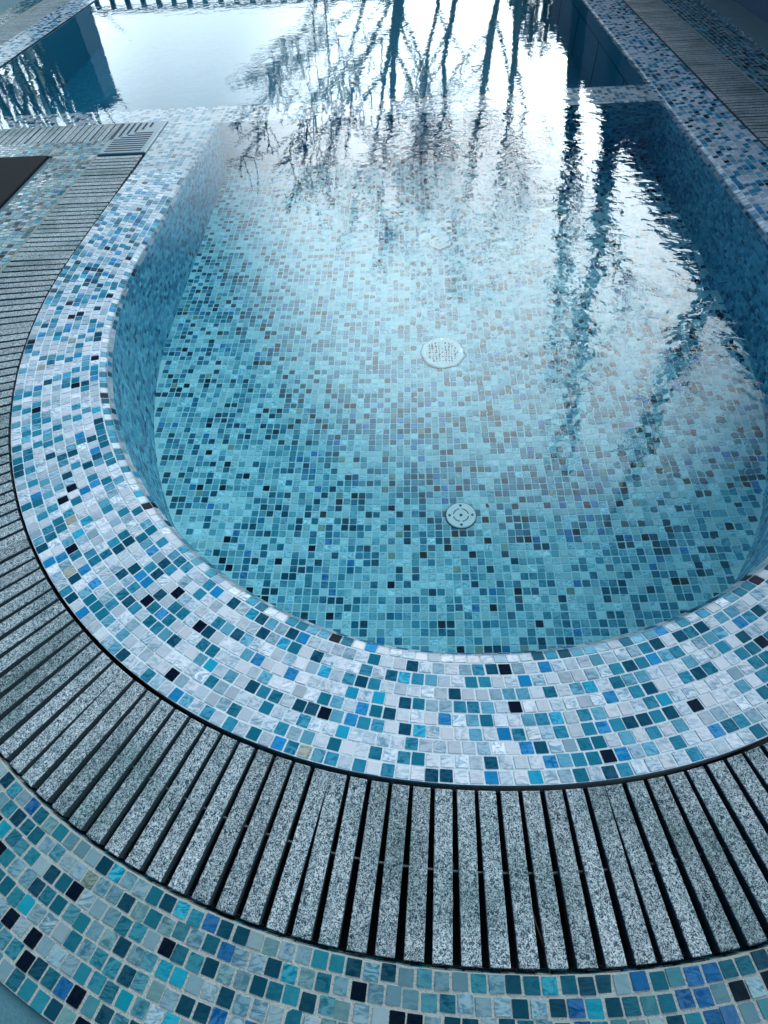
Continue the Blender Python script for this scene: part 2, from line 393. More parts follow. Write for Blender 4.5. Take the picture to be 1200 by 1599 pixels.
# ------------------------------------------------------------------ mosaic builder
_lat = rng.random((64, 64))
def vnoise(x, y):
    xi = np.floor(x).astype(int); yi = np.floor(y).astype(int); fx = x-xi; fy = y-yi
    fx = fx*fx*(3-2*fx); fy = fy*fy*(3-2*fy); g = lambda i, j: _lat[i % 64, j % 64]
    return (g(xi, yi)*(1-fx)+g(xi+1, yi)*fx)*(1-fy)+(g(xi, yi+1)*(1-fx)+g(xi+1, yi+1)*fx)*fy
def cluster(amount=.30, scale=9.0, bias=0.0):
    def f(c, r):
        k = (vnoise(c[:, 0]*scale+7, c[:, 1]*scale+c[:, 2]*scale+3)-.5)*amount*2+bias
        return np.where(r > .95, r, np.clip(np.abs(r+k*(1-r)*1.2), 0, .955))
    return f
def tiles_mesh(name, quads, m, parent, lift=0.0011, gap=0.0026, rc=0.0014, jit=0.0004, seg=3, tilt=0.00022, pal=None):
    """quads: (n,4,3) corners in order. Each becomes one pillowed, round-cornered glass tile standing on the grout."""
    Q = np.asarray(quads, float); n = len(Q)
    c = Q.mean(1); e1 = Q[:, 1]-Q[:, 0]; e2 = Q[:, 3]-Q[:, 0]
    nr = np.cross(e1, e2); nr /= np.linalg.norm(nr, axis=1)[:, None]
    # corner parameter pairs
    ring = []
    for (sx, sy, a0) in ((-1, -1, 180), (1, -1, 270), (1, 1, 0), (-1, 1, 90)):
        for k in range(seg):
            a = R(a0 + 90*k/max(seg-1, 1)) if seg > 1 else R(a0+45)
            ring.append((sx, sy, math.cos(a), math.sin(a)))
    K = len(ring)
    l1 = np.linalg.norm(e1, axis=1); l2 = np.linalg.norm(e2, axis=1)
    # local bilinear position from (u,v) in [-1,1]
    def bil(u, v):
        a = (1-u)*(1-v)/4; b = (1+u)*(1-v)/4; cc = (1+u)*(1+v)/4; d = (1-u)*(1+v)/4
        return Q[:, 0]*a[:, None]+Q[:, 1]*b[:, None]+Q[:, 2]*cc[:, None]+Q[:, 3]*d[:, None]
    ga = gap/2+rng.normal(0, jit*.5, (n, 4)); ga = np.clip(ga, .0006, None)
    off = rng.normal(0, jit, (n, 2))
    top = np.zeros((n, K, 3)); bot = np.zeros((n, K, 3))
    tx, ty = rng.normal(0, tilt, n), rng.normal(0, tilt, n)
    dz = rng.normal(0, .0002, n)
    for k, (sx, sy, ca, sa) in enumerate(ring):
        for which, inset, arr, h in ((0, 0.0, bot, -0.0010), (1, 0.0005, top, lift)):
            u = (sx*(1-2*(ga[:, 0 if sx < 0 else 1]+rc)/l1) + ca*(rc-inset)*2/l1 + off[:, 0]*2/l1)
            v = (sy*(1-2*(ga[:, 2 if sy < 0 else 3]+rc)/l2) + sa*(rc-inset)*2/l2 + off[:, 1]*2/l2)
            hh = h + (which*(tx*u+ty*v+dz))
            arr[:, k] = bil(u, v) + nr*hh[:, None]
    V = np.concatenate([bot, top], 1).reshape(-1, 3)
    base = (np.arange(n)*2*K)[:, None]
    # faces
    topf = base+K+np.arange(K)[None]
    k0 = np.arange(K); k1 = (k0+1) % K
    side = np.stack([k0, k1, k1+K, k0+K], 1)           # K,4
    sides = (base[:, :, None]+side[None]).reshape(-1, 4)
    loops = np.concatenate([topf.reshape(-1), sides.reshape(-1)])
    starts = np.concatenate([np.arange(n)*K, n*K+np.arange(n*K)*4])
    totals = np.concatenate([np.full(n, K), np.full(n*K, 4)])
    me = bpy.data.meshes.new(name)
    me.vertices.add(len(V)); me.vertices.foreach_set('co', V.reshape(-1))
    me.loops.add(len(loops)); me.loops.foreach_set('vertex_index', loops.astype(np.int32))
    me.polygons.add(len(starts)); me.polygons.foreach_set('loop_start', starts.astype(np.int32))
    me.update(calc_edges=True)
    col = np.ones((n, 2*K, 4)); rc3 = rng.random((n, 3))
    if pal is not None: rc3[:, 0] = pal(c, rc3[:, 0])
    col[:, :, :3] = rc3[:, None]
    ca_ = me.color_attributes.new('tile', 'FLOAT_COLOR', 'POINT'); ca_.data.foreach_set('color', col.reshape(-1))
    me.polygons.foreach_set('use_smooth', np.zeros(len(starts), dtype=bool))
    me.materials.append(m); me.validate()
    o = bpy.data.objects.new(name, me); COL.objects.link(o)
    if parent: o.parent = parent
    return o
def poly_s(x, y): return np.concatenate([[0], np.cumsum(np.hypot(np.diff(x), np.diff(y)))])
def strip_quads(cA, cB, rows, f, pitch=P, cull=True, zf=None, m=.45):
    """rows of tiles between two plan curves; both curves are read at the same plan parameter so joints stay radial"""
    out = []; K = np.arange(len(cA.x), dtype=float)
    for j in range(rows):
        b0, z0 = f(j/rows); b1, z1 = f((j+1)/rows); bm = (b0+b1)/2
        S = poly_s(cA.x*(1-bm)+cB.x*bm, cA.y*(1-bm)+cB.y*bm)
        n = max(int(round(S[-1]/pitch)), 1); ph = rng.random()
        e = (np.arange(n)+ph)/n*S[-1]; k0, k1 = e[:-1], e[1:]
        k0 = np.interp(k0, S, K); k1 = np.interp(k1, S, K)
        def pt(k, b, z):
            x = np.interp(k, K, cA.x*(1-b)+cB.x*b); y = np.interp(k, K, cA.y*(1-b)+cB.y*b)
            zz = np.full(len(k), float(z))
            if zf is not None: zz = zz+zf(x, y)
            return np.column_stack([x, y, zz])
        out.append(np.stack([pt(k0, b0, z0), pt(k1, b0, z0), pt(k1, b1, z1), pt(k0, b1, z1)], 1))
    q = np.concatenate(out)
    if cull:
        c = q.mean(1); q = q[in_view(c[:, 0], c[:, 1], c[:, 2], m)]
    return q
def up(q):
    """make quads face upward / as given"""
    n = np.cross(q[:, 1]-q[:, 0], q[:, 3]-q[:, 0]); fl = n[:, 2] < 0
    q[fl] = q[fl][:, ::-1]; return q
def rect_quads(x0, x1, y0, y1, z, pitch=P, m=.45, zf=None):
    nx = max(1, int(round((x1-x0)/pitch))); ny = max(1, int(round((y1-y0)/pitch)))
    X = np.linspace(x0, x1, nx+1); Y = np.linspace(y0, y1, ny+1)
    a, b = np.meshgrid(np.arange(nx), np.arange(ny), indexing='ij'); a = a.ravel(); b = b.ravel()
    def pt(i, j):
        x, y = X[i], Y[j]; zz = np.full(len(x), float(z))
        if zf is not None: zz = zz+zf(x, y)
        return np.column_stack([x, y, zz])
    q = np.stack([pt(a, b), pt(a+1, b), pt(a+1, b+1), pt(a, b+1)], 1)
    c = q.mean(1); return q[in_view(c[:, 0], c[:, 1], c[:, 2], m)]
def strip_surf(cA, cB, prof, n=360, zf=None):
    vs = []; fs = []; k = len(prof)
    # subdivide the two straight runs so the surface can dip
    T = np.concatenate([np.linspace(0, 1, 40), np.arange(2, len(cA.x)-2, 1.0), len(cA.x)-2+np.linspace(0, 1, 40)]); KK = np.arange(len(cA.x))
    for t in T:
        pa = np.array([np.interp(t, KK, cA.x), np.interp(t, KK, cA.y)]); pb = np.array([np.interp(t, KK, cB.x), np.interp(t, KK, cB.y)])
        for b, z in prof:
            p = pa*(1-b)+pb*b; zz = z+(float(zf(p[0], p[1])) if zf is not None else 0)
            vs.append((p[0], p[1], zz))
    for i in range(len(T)-1):
        for j in range(k-1):
            a = i*k+j; fs.append((a, a+1, a+k+1, a+k))
    return vs, fs

# the tiled top dips a few millimetres under the water where the rim meets the big pool
def sink(x, y):
    y = np.asarray(y, float); x = np.asarray(x, float)
    t = np.clip((y-2.2)/(3.2-2.2), 0, 1)
    s = np.where(x < 0.55, 1.0, 0.45)
    return -0.014*t*t*(3-2*t)*s

# ------------------------------------------------------------------ ground far out
g = MB(); g.add([(-300, -300, -.26), (300, -300, -.26), (300, 300, -.26), (-300, 300, -.26)], [(0, 1, 2, 3)])
# ground sheet with a hole for the pools: four rectangles joined at their edges
def ground_ring(x0, x1, y0, y1, z):
    o = 300
    vs = [(-o, -o, z), (o, -o, z), (o, o, z), (-o, o, z), (x0, y0, z), (x1, y0, z), (x1, y1, z), (x0, y1, z)]
    return vs, [(0, 1, 5, 4), (1, 2, 6, 5), (2, 3, 7, 6), (3, 0, 4, 7)]
vs, fs = ground_ring(-4.2, 2.6, -2.5, 11.2, -.03)
tag(mesh_obj('ground', vs, fs, M_soil), kind='structure')

# ------------------------------------------------------------------ the basin
basin = empty('pool_basin', (0, 0, 0))
tag(basin, 'shallow rounded basin lined with blue and white glass mosaic, with a pale curved rim', 'pool')
YR = 9.9
cOut = Curve(OUT, YC, YR); cInn = Curve(INN, YC, YR)
ROWS = 9
q = up(strip_quads(cOut, cInn, ROWS, lambda t: (t*.999, 0.0), zf=sink))
tiles_mesh('rim', q, M_rim, basin, seg=3, pal=cluster(.25, 8, .07))
# rounded inner edge: quarter circle dropping to the wall
cWall = Curve(INN, YC, YR, -WR)
def rnd(t):
    a = t*math.pi/2; return (math.sin(a), -WR*(1-math.cos(a)))
q = up(strip_quads(cInn, cWall, 2, rnd, zf=sink))
tiles_mesh('rim_edge', q, M_edge, basin, seg=2, pal=cluster(.2, 8, .07))
vs, fs = strip_surf(cOut, cInn, [(-.0, -.06), (0, 0), (1, 0)], zf=sink)
mesh_obj('rim_grout', vs, fs, M_gr1, basin)
vs, fs = strip_surf(cInn, cWall, [rnd(t/2) for t in range(3)], zf=sink)
mesh_obj('rim_edge_grout', vs, fs, M_gr5, basin)
# walls of the basin
cWi = Curve(INN, LED0, LED0, -WR)
rows = int(round((DEPTH-WR)/P))
qs = []
for j in range(rows):
    z0 = -WR-j*(DEPTH-WR)/rows; z1 = -WR-(j+1)*(DEPTH-WR)/rows
    n = int(round(cWi.L/P)); u = (np.arange(n)+rng.random())/n; u = u[u+1/n <= 1]
    a = cWi.at(u*cWi.L); b = cWi.at((u+1/n)*cWi.L)
    A = lambda p, z: np.column_stack([p, np.full(len(p), z)])
    qs.append(np.stack([A(a, z0), A(b, z0), A(b, z1), A(a, z1)], 1))
q = np.concatenate(qs); n_ = np.cross(q[:, 1]-q[:, 0], q[:, 3]-q[:, 0])
c = q.mean(1); inw = np.array([.11, 2.0])-c[:, :2]
fl = (n_[:, :2]*inw).sum(1) < 0; q[fl] = q[fl][:, ::-1]
q = q[in_view(c[:, 0], c[:, 1], c[:, 2], .6)]
tiles_mesh('inner_wall', q, M_wal, basin, seg=2, pal=cluster(.2, 9, 0))
vs, fs = strip_surf(cWi, cWi, [(0, -WR), (0, -DEPTH-.01)])
mesh_obj('wall_grout', vs, fs, M_gr4, basin)
# back wall under the ledge
XW0, XW1 = INN[0]-INN[2]+WR, INN[0]+INN[4]-WR
rows = int(round((DEPTH-.02)/P)); nx = int(round((XW1-XW0)/P))
X = np.linspace(XW0, XW1, nx+1); Z = np.linspace(-.02, -DEPTH, rows+1); qs = []
for i in range(nx):
    for j in range(rows):
        qs.append([(X[i], LED0, Z[j+1]), (X[i+1], LED0, Z[j+1]), (X[i+1], LED0, Z[j]), (X[i], LED0, Z[j])])
tiles_mesh('back_wall', qs, M_wal, basin, seg=2)
b = MB(); b.add([(XW0-.02, LED0+.002, -DEPTH-.01), (XW1+.02, LED0+.002, -DEPTH-.01), (XW1+.02, LED0+.002, -.018), (XW0-.02, LED0+.002, -.018)], [(0, 1, 2, 3)])
b.build('back_wall_grout', M_gr4, basin)
# floor
q = rect_quads(XW0, XW1, .35, LED0, -DEPTH, pitch=P, m=.9)
cc = q.mean(1)
pw = cWi.pts(400)
def inside_poly(x, y, px, py):
    r = np.zeros(len(x), bool); n = len(px)
    for i in range(n):
        x0, y0, x1, y1 = px[i], py[i], px[(i+1) % n], py[(i+1) % n]
        if y0 == y1: continue
        cr = ((y0 > y) != (y1 > y)) & (x < (x1-x0)*(y-y0)/(y1-y0)+x0); r ^= cr
    return r
ins = np.ones(len(q), bool)
for k_ in (0, 1, 2, 3):
    ex = q[:, k_, 0]*.55+cc[:, 0]*.45; ey = q[:, k_, 1]*.55+cc[:, 1]*.45
    ins &= inside_poly(ex, ey, pw[:, 0], pw[:, 1])
q = q[ins]
q[:, :, 0] += .0009*np.sin(cc[ins][:, 1:2]*9)          # rows are never laid perfectly straight
q[:, :, 1] += .0012*np.sin(cc[ins][:, 0:1]*7)
tiles_mesh('floor', q, M_flo, basin, seg=2, jit=.0006, gap=.0030, pal=cluster(.30, 10, .05))
pw = cWi.pts(200)
mesh_obj('floor_grout', [(p[0], p[1], -DEPTH-.0002) for p in pw], [tuple(range(len(pw)))], M_gr3, basin)
# ledge
ZL = -.014
q = up(rect_quads(XW0+.002, INN[0]+INN[4]+.0, LED0+.002, LED1, 0, zf=lambda x, y: sink(x, 3.3+0*y)*np.where(np.asarray(x) < .52, 1.9, 1)-.0015))
tiles_mesh('ledge', q, M_rim, basin)
b = MB()
for x0, x1, zz in ((XW0-.02, .53, ZL*1.9-.0018), (.53, INN[0]+INN[4]+.02, -.014*.45-.0018)):
    b.add([(x0, LED0+.002, zz), (x1, LED0+.002, zz), (x1, LED1, zz), (x0, LED1, zz)], [(0, 1, 2, 3)])
b.build('ledge_grout', M_gr1, basin)

# ------------------------------------------------------------------ the big pool beyond
big = empty('swimming_pool', (0, 6, 0))
tag(big, 'large deep swimming pool beyond the submerged mosaic ledge, with smooth teal side walls', 'pool')
ZD = -1.25
def wallquad(pts, uvs, name, m, parent):
    o = mesh_obj(name, [tuple(Vector(p)-Vector((0, 6, 0))) for p in pts], [tuple(range(4))], m, parent)
    uv = o.data.uv_layers.new(name='UVMap')
    for i, k in enumerate(uvs): uv.data[i].uv = k
    return o
XR = INN[0]+INN[4]
L = YFAR-LED1
wallquad([(XR-WR, LED1, ZD), (XR-WR, YFAR, ZD), (XR-WR, YFAR, -.02), (XR-WR, LED1, -.02)], [(0, 0), (L, 0), (L, 1.2), (0, 1.2)], 'side_wall', M_deep, big)
wallquad([(XL, YFAR, ZD), (XL, LED1, ZD), (XL, LED1, -.02), (XL, YFAR, -.02)], [(0, 0), (L, 0), (L, 1.2), (0, 1.2)], 'side_wall', M_deep, big)
wallquad([(XL, LED1, ZD), (XR, LED1, ZD), (XR, LED1, -.02), (XL, LED1, -.02)][::-1], [(4, 1.2), (0, 1.2), (0, 0), (4, 0)], 'near_wall', M_deep, big)
wallquad([(XL, YFAR, ZD), (XR, YFAR, ZD), (XR, YFAR, -.02), (XL, YFAR, -.02)], [(0, 0), (4, 0), (4, 1.2), (0, 1.2)], 'far_wall', M_deep, big)
wallquad([(XL, LED1, ZD), (XR, LED1, ZD), (XR, YFAR, ZD), (XL, YFAR, ZD)], [(0, 0), (4, 0), (4, L), (0, L)], 'pool_floor', M_deep, big)
b = MB(); b.box(XR-WR-.004, XR-WR-.001, LED1-6+.01, YFAR-6, -.30, -.293); 
for yy in (3.9, 4.6, 5.3, 6.0, 6.7): b.box(XR-WR-.0035, XR-WR-.001, yy-6, yy-6+.006, -1.2, -.301)
b.build('panel_joint', M_slot, big)
# submerged near rim on the left, and left rim
q = up(rect_quads(XL+.0, OUT[0]-OUT[2]-.0, YC, LED1, -.014, m=.6))
q2 = up(rect_quads(OUT[0]-OUT[2], XW0, YC, LED1, -.014, m=.6))
q3 = up(rect_quads(XL-.235, XL, 2.6, 9.9, 0, m=.6))
allq = np.concatenate([q, q2, q3]); allq[:, :, 1] -= 6
tiles_mesh('submerged_rim', allq, M_rim, big)
b = MB(); b.add([(XL-.3, YC-6, -.0155), (XW0+.001, YC-6, -.0155), (XW0+.001, LED1-6, -.0155), (XL-.3, LED1-6, -.0155)], [(0, 1, 2, 3)])
b.add([(XL-.236, 2.5-6, -.0006), (XL, 2.5-6, -.0006), (XL, 9.9-6, -.0006), (XL-.236, 9.9-6, -.0006)], [(0, 1, 2, 3)])
b.build('submerged_rim_grout', M_gr1, big)
# a raised row of edge tiles along the cross grate
q = up(rect_quads(-2.75, OUT[0]-OUT[2]-.006, YC-.0012, YC+.0105, -.0065, pitch=P, m=.6)); q[:, :, 1] -= 6
tiles_mesh('edge_row', q, M_bnd, big, rc=.001, gap=.002, seg=2)

# ------------------------------------------------------------------ water
def water():
    # one sheet over basin, ledge and big pool, closed below
    pts = []
    cw = Curve(INN, 2.45, LED1, -WR*.40)
    p = cw.pts(220)
    poly = []
    poly += [(x, y) for x, y in p]
    poly += [(XR-WR+.006, YFAR+.006), (XL-.005, YFAR+.006), (XL-.005, LED1-.21+.003), (OUT[0]-OUT[2]+.0015, LED1-.21+.003), (OUT[0]-OUT[2]+.0015, 2.47)]
    n = len(poly)
    vs = [(x, y, WL) for x, y in poly]+[(x, y, -1.4) for x, y in poly]
    fs = [tuple(range(n)), tuple(range(2*n-1, n-1, -1))]+[(i, i+n, (i+1) % n+n, (i+1) % n) for i in range(n)]
    return mesh_obj('water', vs, fs, M_water)
tag(water(), kind='structure')

# ------------------------------------------------------------------ gutter channel and its tiled border
cG1 = Curve(OUT, 2.9, YR, GW)
cO2 = Curve(OUT, 2.9, YR)
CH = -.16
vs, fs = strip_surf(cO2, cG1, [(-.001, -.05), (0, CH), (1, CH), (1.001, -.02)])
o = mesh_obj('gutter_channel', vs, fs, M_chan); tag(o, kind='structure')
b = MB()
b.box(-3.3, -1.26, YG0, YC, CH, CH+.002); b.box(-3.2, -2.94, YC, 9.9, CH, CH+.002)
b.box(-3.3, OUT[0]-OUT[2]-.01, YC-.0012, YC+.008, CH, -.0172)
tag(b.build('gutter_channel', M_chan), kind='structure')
border = empty('mosaic_border')
tag(border, 'darker teal mosaic border band laid outside the slotted granite gutter', 'mosaic border')
cB = Curve(OUT, YB0, YR, band_off); cG2 = Curve(OUT, YB0, YR, GW)
# channel outer wall tiles seen through the slots
q = []
for j in range(5):
    n = int(cG2.L/P); u = (np.arange(n)+rng.random())/n; u = u[u+1/n <= 1]
    a = cG2.at(u*cG2.L); c2 = cG2.at((u+1/n)*cG2.L); z0, z1 = -.012-j*P, -.012-(j+1)*P
    A = lambda p, z: np.column_stack([p, np.full(len(p), z)])
    q.append(np.stack([A(a, z0), A(c2, z0), A(c2, z1), A(a, z1)], 1))
q = np.concatenate(q); n_ = np.cross(q[:, 1]-q[:, 0], q[:, 3]-q[:, 0]); c = q.mean(1)
fl = (n_[:, :2]*(np.array([.11, 2.0])-c[:, :2])).sum(1) < 0; q[fl] = q[fl][:, ::-1]
q = q[in_view(c[:, 0], c[:, 1], c[:, 2], .4)]
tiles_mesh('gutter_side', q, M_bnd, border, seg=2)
q = up(strip_quads(cG2, cB, 8, lambda t: (t, 0.0)))
tiles_mesh('border_tiles', q, M_bnd, border, seg=4, pal=cluster(.25, 9, 0), gap=.0030, rc=.0016, jit=.0007, tilt=.00035)
vs, fs = strip_surf(cG2, cB, [(-.0001, -.16), (0, 0), (1, 0), (1.001, -.03)])
mesh_obj('border_grout', vs, fs, M_gr2, border)
q = up(np.concatenate([rect_quads(-2.9, (OUT[0]-OUT[2]-GW), YB0, YG0, 0, m=.6), rect_quads(-3.4, -3.2, 2.2, 9.5, 0, m=.6)]))
tiles_mesh('border_tiles', q, M_bnd, border)
b = MB(); b.box(-3.4, (OUT[0]-OUT[2]-GW), YB0, YG0, -.05, 0); b.box(-3.4, -3.2, 3.08, 9.6, -.05, 0)
b.build('border_grout', M_gr2, border)

# ------------------------------------------------------------------ paving outside the border
def outside(curve, z, out=3.0):
    p = curve.pts(160); vs = []; fs = []
    far = []
    for (x, y) in p:
        d = np.array([x-.11, y-1.9]); 
        if y > 1.9: d = np.array([np.sign(x-.11), 0.0])
        d = d/np.hypot(*d)
        far.append((x+d[0]*out, y+d[1]*out))
    for a, c in zip(p, far): vs += [(a[0], a[1], z), (c[0], c[1], z)]
    for i in range(len(p)-1): fs.append((2*i, 2*i+1, 2*i+3, 2*i+2))
    return vs, fs
cP = Curve(OUT, 2.9, 9.9, lambda y: band_off(y, .001))
vs, fs = outside(cP, -.006)
b = MB(); b.v = vs; b.f = fs
for x0, x1, y0, y1 in ((-6.5, -3.4, 2.9, 11.5), (-3.4, 2.19, 10.25, 11.5)):
    b.add([(x0, y0, -.006), (x1, y0, -.006), (x1, y1, -.006), (x0, y1, -.006)], [(0, 1, 2, 3)])
tag(b.build('paving', M_pave), kind='structure')
b = MB(); b.box(XL-.7, XR+.7, YFAR, YFAR+.25, -.3, -.002); o = b.build('far_coping', M_gr3); o.parent = big; o.location = (0, -6, 0)

# ------------------------------------------------------------------ granite grates
slat_cache = {}
LEN = .235
def slat_mesh(length, width):
    k = (round(length, 4), round(width, 4))
    if k not in slat_cache:
        b = MB(); b.box(-width/2, width/2, -length/2, length/2, -.024, 0, .0010)
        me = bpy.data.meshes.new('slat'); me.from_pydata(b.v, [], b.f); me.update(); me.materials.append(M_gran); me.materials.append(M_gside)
        for p_ in me.polygons: p_.material_index = 0 if p_.normal.z > .3 else 1  # side faces coloured dark to stand for shade between the slats
        slat_cache[k] = me
    return slat_cache[k]
def link(name, me, parent, loc, rz=0.0):
    o = bpy.data.objects.new(name, me); COL.objects.link(o); o.parent = parent; o.location = loc; o.rotation_euler = (0, 0, rz); return o
cIn = Curve(OUT, 2.89, 9.5, .008); cMid = Curve(OUT, 2.89, 9.5, GW-.006)
fine = np.linspace(0, cIn.L, 4000); fp = cIn.at(fine)
def s_of(pt):
    return float(fine[np.argmin(np.hypot(fp[:, 0]-pt[0], fp[:, 1]-pt[1]))])
j2 = s_of(at(512, 1216)); j3 = s_of(at(949, 1232)); j1 = s_of(at(190, 1051))
MOD = ((j3-j2)+(j2-j1))/2
NB = 13
joints = [j2+(k)*MOD for k in range(-20, 40)]
joints = [j for j in joints if -.2 < j < cIn.L-MOD*.9]
fo = np.linspace(0, cMid.L, 4000); op = cMid.at(fo)
glabels = []
mods = []
for j in joints:
    sc_ = j+MOD/2
    if sc_ < 0: continue
    p = cIn.at(sc_); 
    if not bool(in_view(np.array([p[0]]), np.array([p[1]]), np.array([0.]), .25)[0]): continue
    mods.append(j)
for mi, j in enumerate(mods):
    sc_ = j+MOD/2; p = cIn.at(sc_)
    t = cIn.at(min(sc_+.01, cIn.L))-cIn.at(sc_-.01); t /= np.hypot(*t); nrm_ = np.array([t[1], -t[0]])
    root = empty('drain_grate', (p[0], p[1], 0))
    tag(root, None, 'drain grate', 'granite slat grates along the gutter')
    bw = .0285 if True else 0
    a_mod = math.atan2(-nrm_[0], nrm_[1])  # angle so that +Y axis points along outward normal
    prev = None; rod = []
    for i in range(NB):
        s = j+bw/2+i*(MOD-bw)/(NB-1)
        if s < 0.01: continue
        pi_ = cIn.at(s); tt = cIn.at(min(s+.01, cIn.L))-cIn.at(max(s-.01, 0)); tt /= np.hypot(*tt); nn = np.array([tt[1], -tt[0]])
        a = math.atan2(-nn[0], nn[1]); da = (a-a_mod+math.pi) % (2*math.pi)-math.pi; a = a_mod+da*.94
        dirv = np.array([-math.sin(a), math.cos(a)])
        rel = op-pi_; al = rel@dirv; pe = np.abs(rel@np.array([dirv[1], -dirv[0]]))
        pe[al < 0] = 9; ln = float(al[np.argmin(pe)])
        ln = min(max(ln, .15), .30)
        c_ = pi_+dirv*ln/2
        jt = rng.normal(0, 1, 3)
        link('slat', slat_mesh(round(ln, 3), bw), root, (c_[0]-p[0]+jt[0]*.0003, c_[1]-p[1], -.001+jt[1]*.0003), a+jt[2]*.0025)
        rod.append((c_[0]-p[0], c_[1]-p[1], -.0155))
    if len(rod) > 1:
        b = MB(); b.tube(rod, .0022, 6); b.build('connecting_rod', M_rod, root)
    mods[mi] = (root, p)
# straight modules of the cross grate (left) and of the big pool's left side
def straight(name_loc, n, along, bw=.0265, pitch=.0335, length=.228):
    root = empty('drain_grate', (name_loc[0], name_loc[1], 0)); tag(root, None, 'drain grate', 'granite slat grates along the gutter')
    rod = []
    for i in range(n):
        o_ = (i+.5)*pitch
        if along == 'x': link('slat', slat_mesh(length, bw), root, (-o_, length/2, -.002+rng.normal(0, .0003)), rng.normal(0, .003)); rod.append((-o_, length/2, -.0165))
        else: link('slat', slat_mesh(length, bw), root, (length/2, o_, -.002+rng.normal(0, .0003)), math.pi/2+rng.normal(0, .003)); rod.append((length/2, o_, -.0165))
    b = MB(); b.tube(rod, .0022, 6); b.build('connecting_rod', M_rod, root)
    return root
CX0 = (OUT[0]-OUT[2]-GW)     # left edge of the corner plate
cross = []
for k in range(3): cross.append(straight((CX0-.003-k*.44, YG0+.003), 13, 'x'))
lside = []
for k in range(8): lside.append(straight((-3.17, 3.35+k*.44), 13, 'y'))
glist = mods
n = len(glist)
def desc(i, p):
    x, y = p
    return x, y
ordn = ['first', 'second', 'third', 'fourth', 'fifth', 'sixth', 'seventh', 'eighth', 'ninth', 'tenth', 'eleventh', 'twelfth', 'thirteenth', 'fourteenth', 'fifteenth', 'sixteenth', 'seventeenth', 'eighteenth', 'nineteenth', 'twentieth', 'twenty-first', 'twenty-second', 'twenty-third', 'twenty-fourth', 'twenty-fifth', 'twenty-sixth', 'twenty-seventh']
for i, (root, p) in enumerate(glist):
    if i == 0: root['label'] = 'speckled granite slat grate touching the blue-grey corner plate'
    else: root['label'] = '%s granite slat grate from the blue-grey corner plate, counting round the curve' % ordn[i]
for k, r_ in enumerate(cross): r_['label'] = ['dark wet slat grate on the cross gutter, touching the corner plate', 'dark wet slat grate on the cross gutter, one away from the corner plate', 'dark wet slat grate on the cross gutter, farthest left from the corner plate'][k]
for k, r_ in enumerate(lside): r_['label'] = '%s shaded slat grate left of the big pool, counted from the corner' % ordn[k]

# corner plate with mitred slots
cpz = empty('corner_cover', (CX0, YB0, 0))
tag(cpz, 'blue-grey corner plate with mitred slots joining the two grate runs', 'corner cover')
CW = (OUT[0]-OUT[2])-CX0; CHh = YC-YB0-.004
b = MB(); b.box(.002, CW-.003, .003, CHh, -.012, .0015, .003)
b.build('plate', M_plastic, cpz)
b = MB()
# slots across the downward run
for k in range(9):
    y = .025+k*.027
    x1 = CW-.030; x0 = .028 if y < .16 else .028+(y-.16)*1.05
    if x1-x0 > .02: b.box(x0, x1, y, y+.009, .0015, .0026)
for k in range(6):
    x = .008+k*.031; y0 = .165+max(0, (x-.0))*.95; y1 = CHh-.02
    if y1-y0 > .02: b.add([(x, y0, .0028), (x+.011, y0, .0028), (x+.011, y1, .0028), (x, y1, .0028)], [(0, 1, 2, 3)])
b.build('slots', M_slot, cpz)

# ------------------------------------------------------------------ pool fittings
def inlet(loc, r, label):
    e = empty('floor_inlet', loc); tag(e, label, 'pool inlet', 'round white inlets in the basin floor')
    b = MB(); b.disc(r+.0025, 0, .003, 48); b.build('contact_shadow', M_slot, e)  # dark disc painted in as the contact shadow under the cover
    b = MB(); b.disc(r, .0032, .0065, 48, bev=.002); b.build('cover_plate', M_white, e)
    b = MB()
    for k in range(4):
        a0 = k*90+10
        ptsv = []; fs = []
        m_ = 12
        for i in range(m_+1):
            a = R(a0+70*i/m_)
            for rr in (r*.47, r*.54): ptsv.append((rr*math.cos(a), rr*math.sin(a), .0069))
        for i in range(m_): fs.append((2*i, 2*i+1, 2*i+3, 2*i+2))
        b.add(ptsv, fs)
    b.build('slot_ring', M_slot, e)
    for k in range(4):
        a = R(90*k); b = MB(); b.disc(r*.09, .0060, .0078, 12, r*.76*math.cos(a), r*.76*math.sin(a)); b.build('screw', M_gside, e)
    b = MB(); b.disc(r*.10, .0058, .0078, 12); b.build('centre_hole', M_slot, e)
    return e
inlet((.146, 1.041, -DEPTH+.001), .047, 'white round inlet cover with slotted ring, nearest the curved front rim')
inlet((.124, 2.498, -DEPTH+.001), .048, 'small white round inlet cover far back, among the tree reflections')
e = empty('drain_cover', (.114, 1.778, -DEPTH+.001)); tag(e, 'large white perforated drain cover in the middle of the basin floor', 'drain cover')
b = MB(); b.disc(.086, 0, .003, 56); b.build('contact_shadow', M_slot, e)  # slightly wider dark disc stands for the plate's contact shadow
b = MB(); b.disc(.083, .0032, .008, 56, bev=.004); b.build('cover_plate', M_white, e)
b = MB()
for i in range(-5, 6):
    for j in range(-5, 6):
        x, y = i*.0122, j*.0122
        if math.hypot(x, y) < .062 and not (abs(i) == 0 and abs(j) > 0 and j % 2): b.disc(.0040, .0075, .0087, 8, x, y)
b.build('holes', M_slot, e)
for k in range(4):
    a = R(90*k); b = MB(); b.disc(.004, .0078, .0095, 12, .073*math.cos(a), .073*math.sin(a)); b.build('screw', M_steel, e)

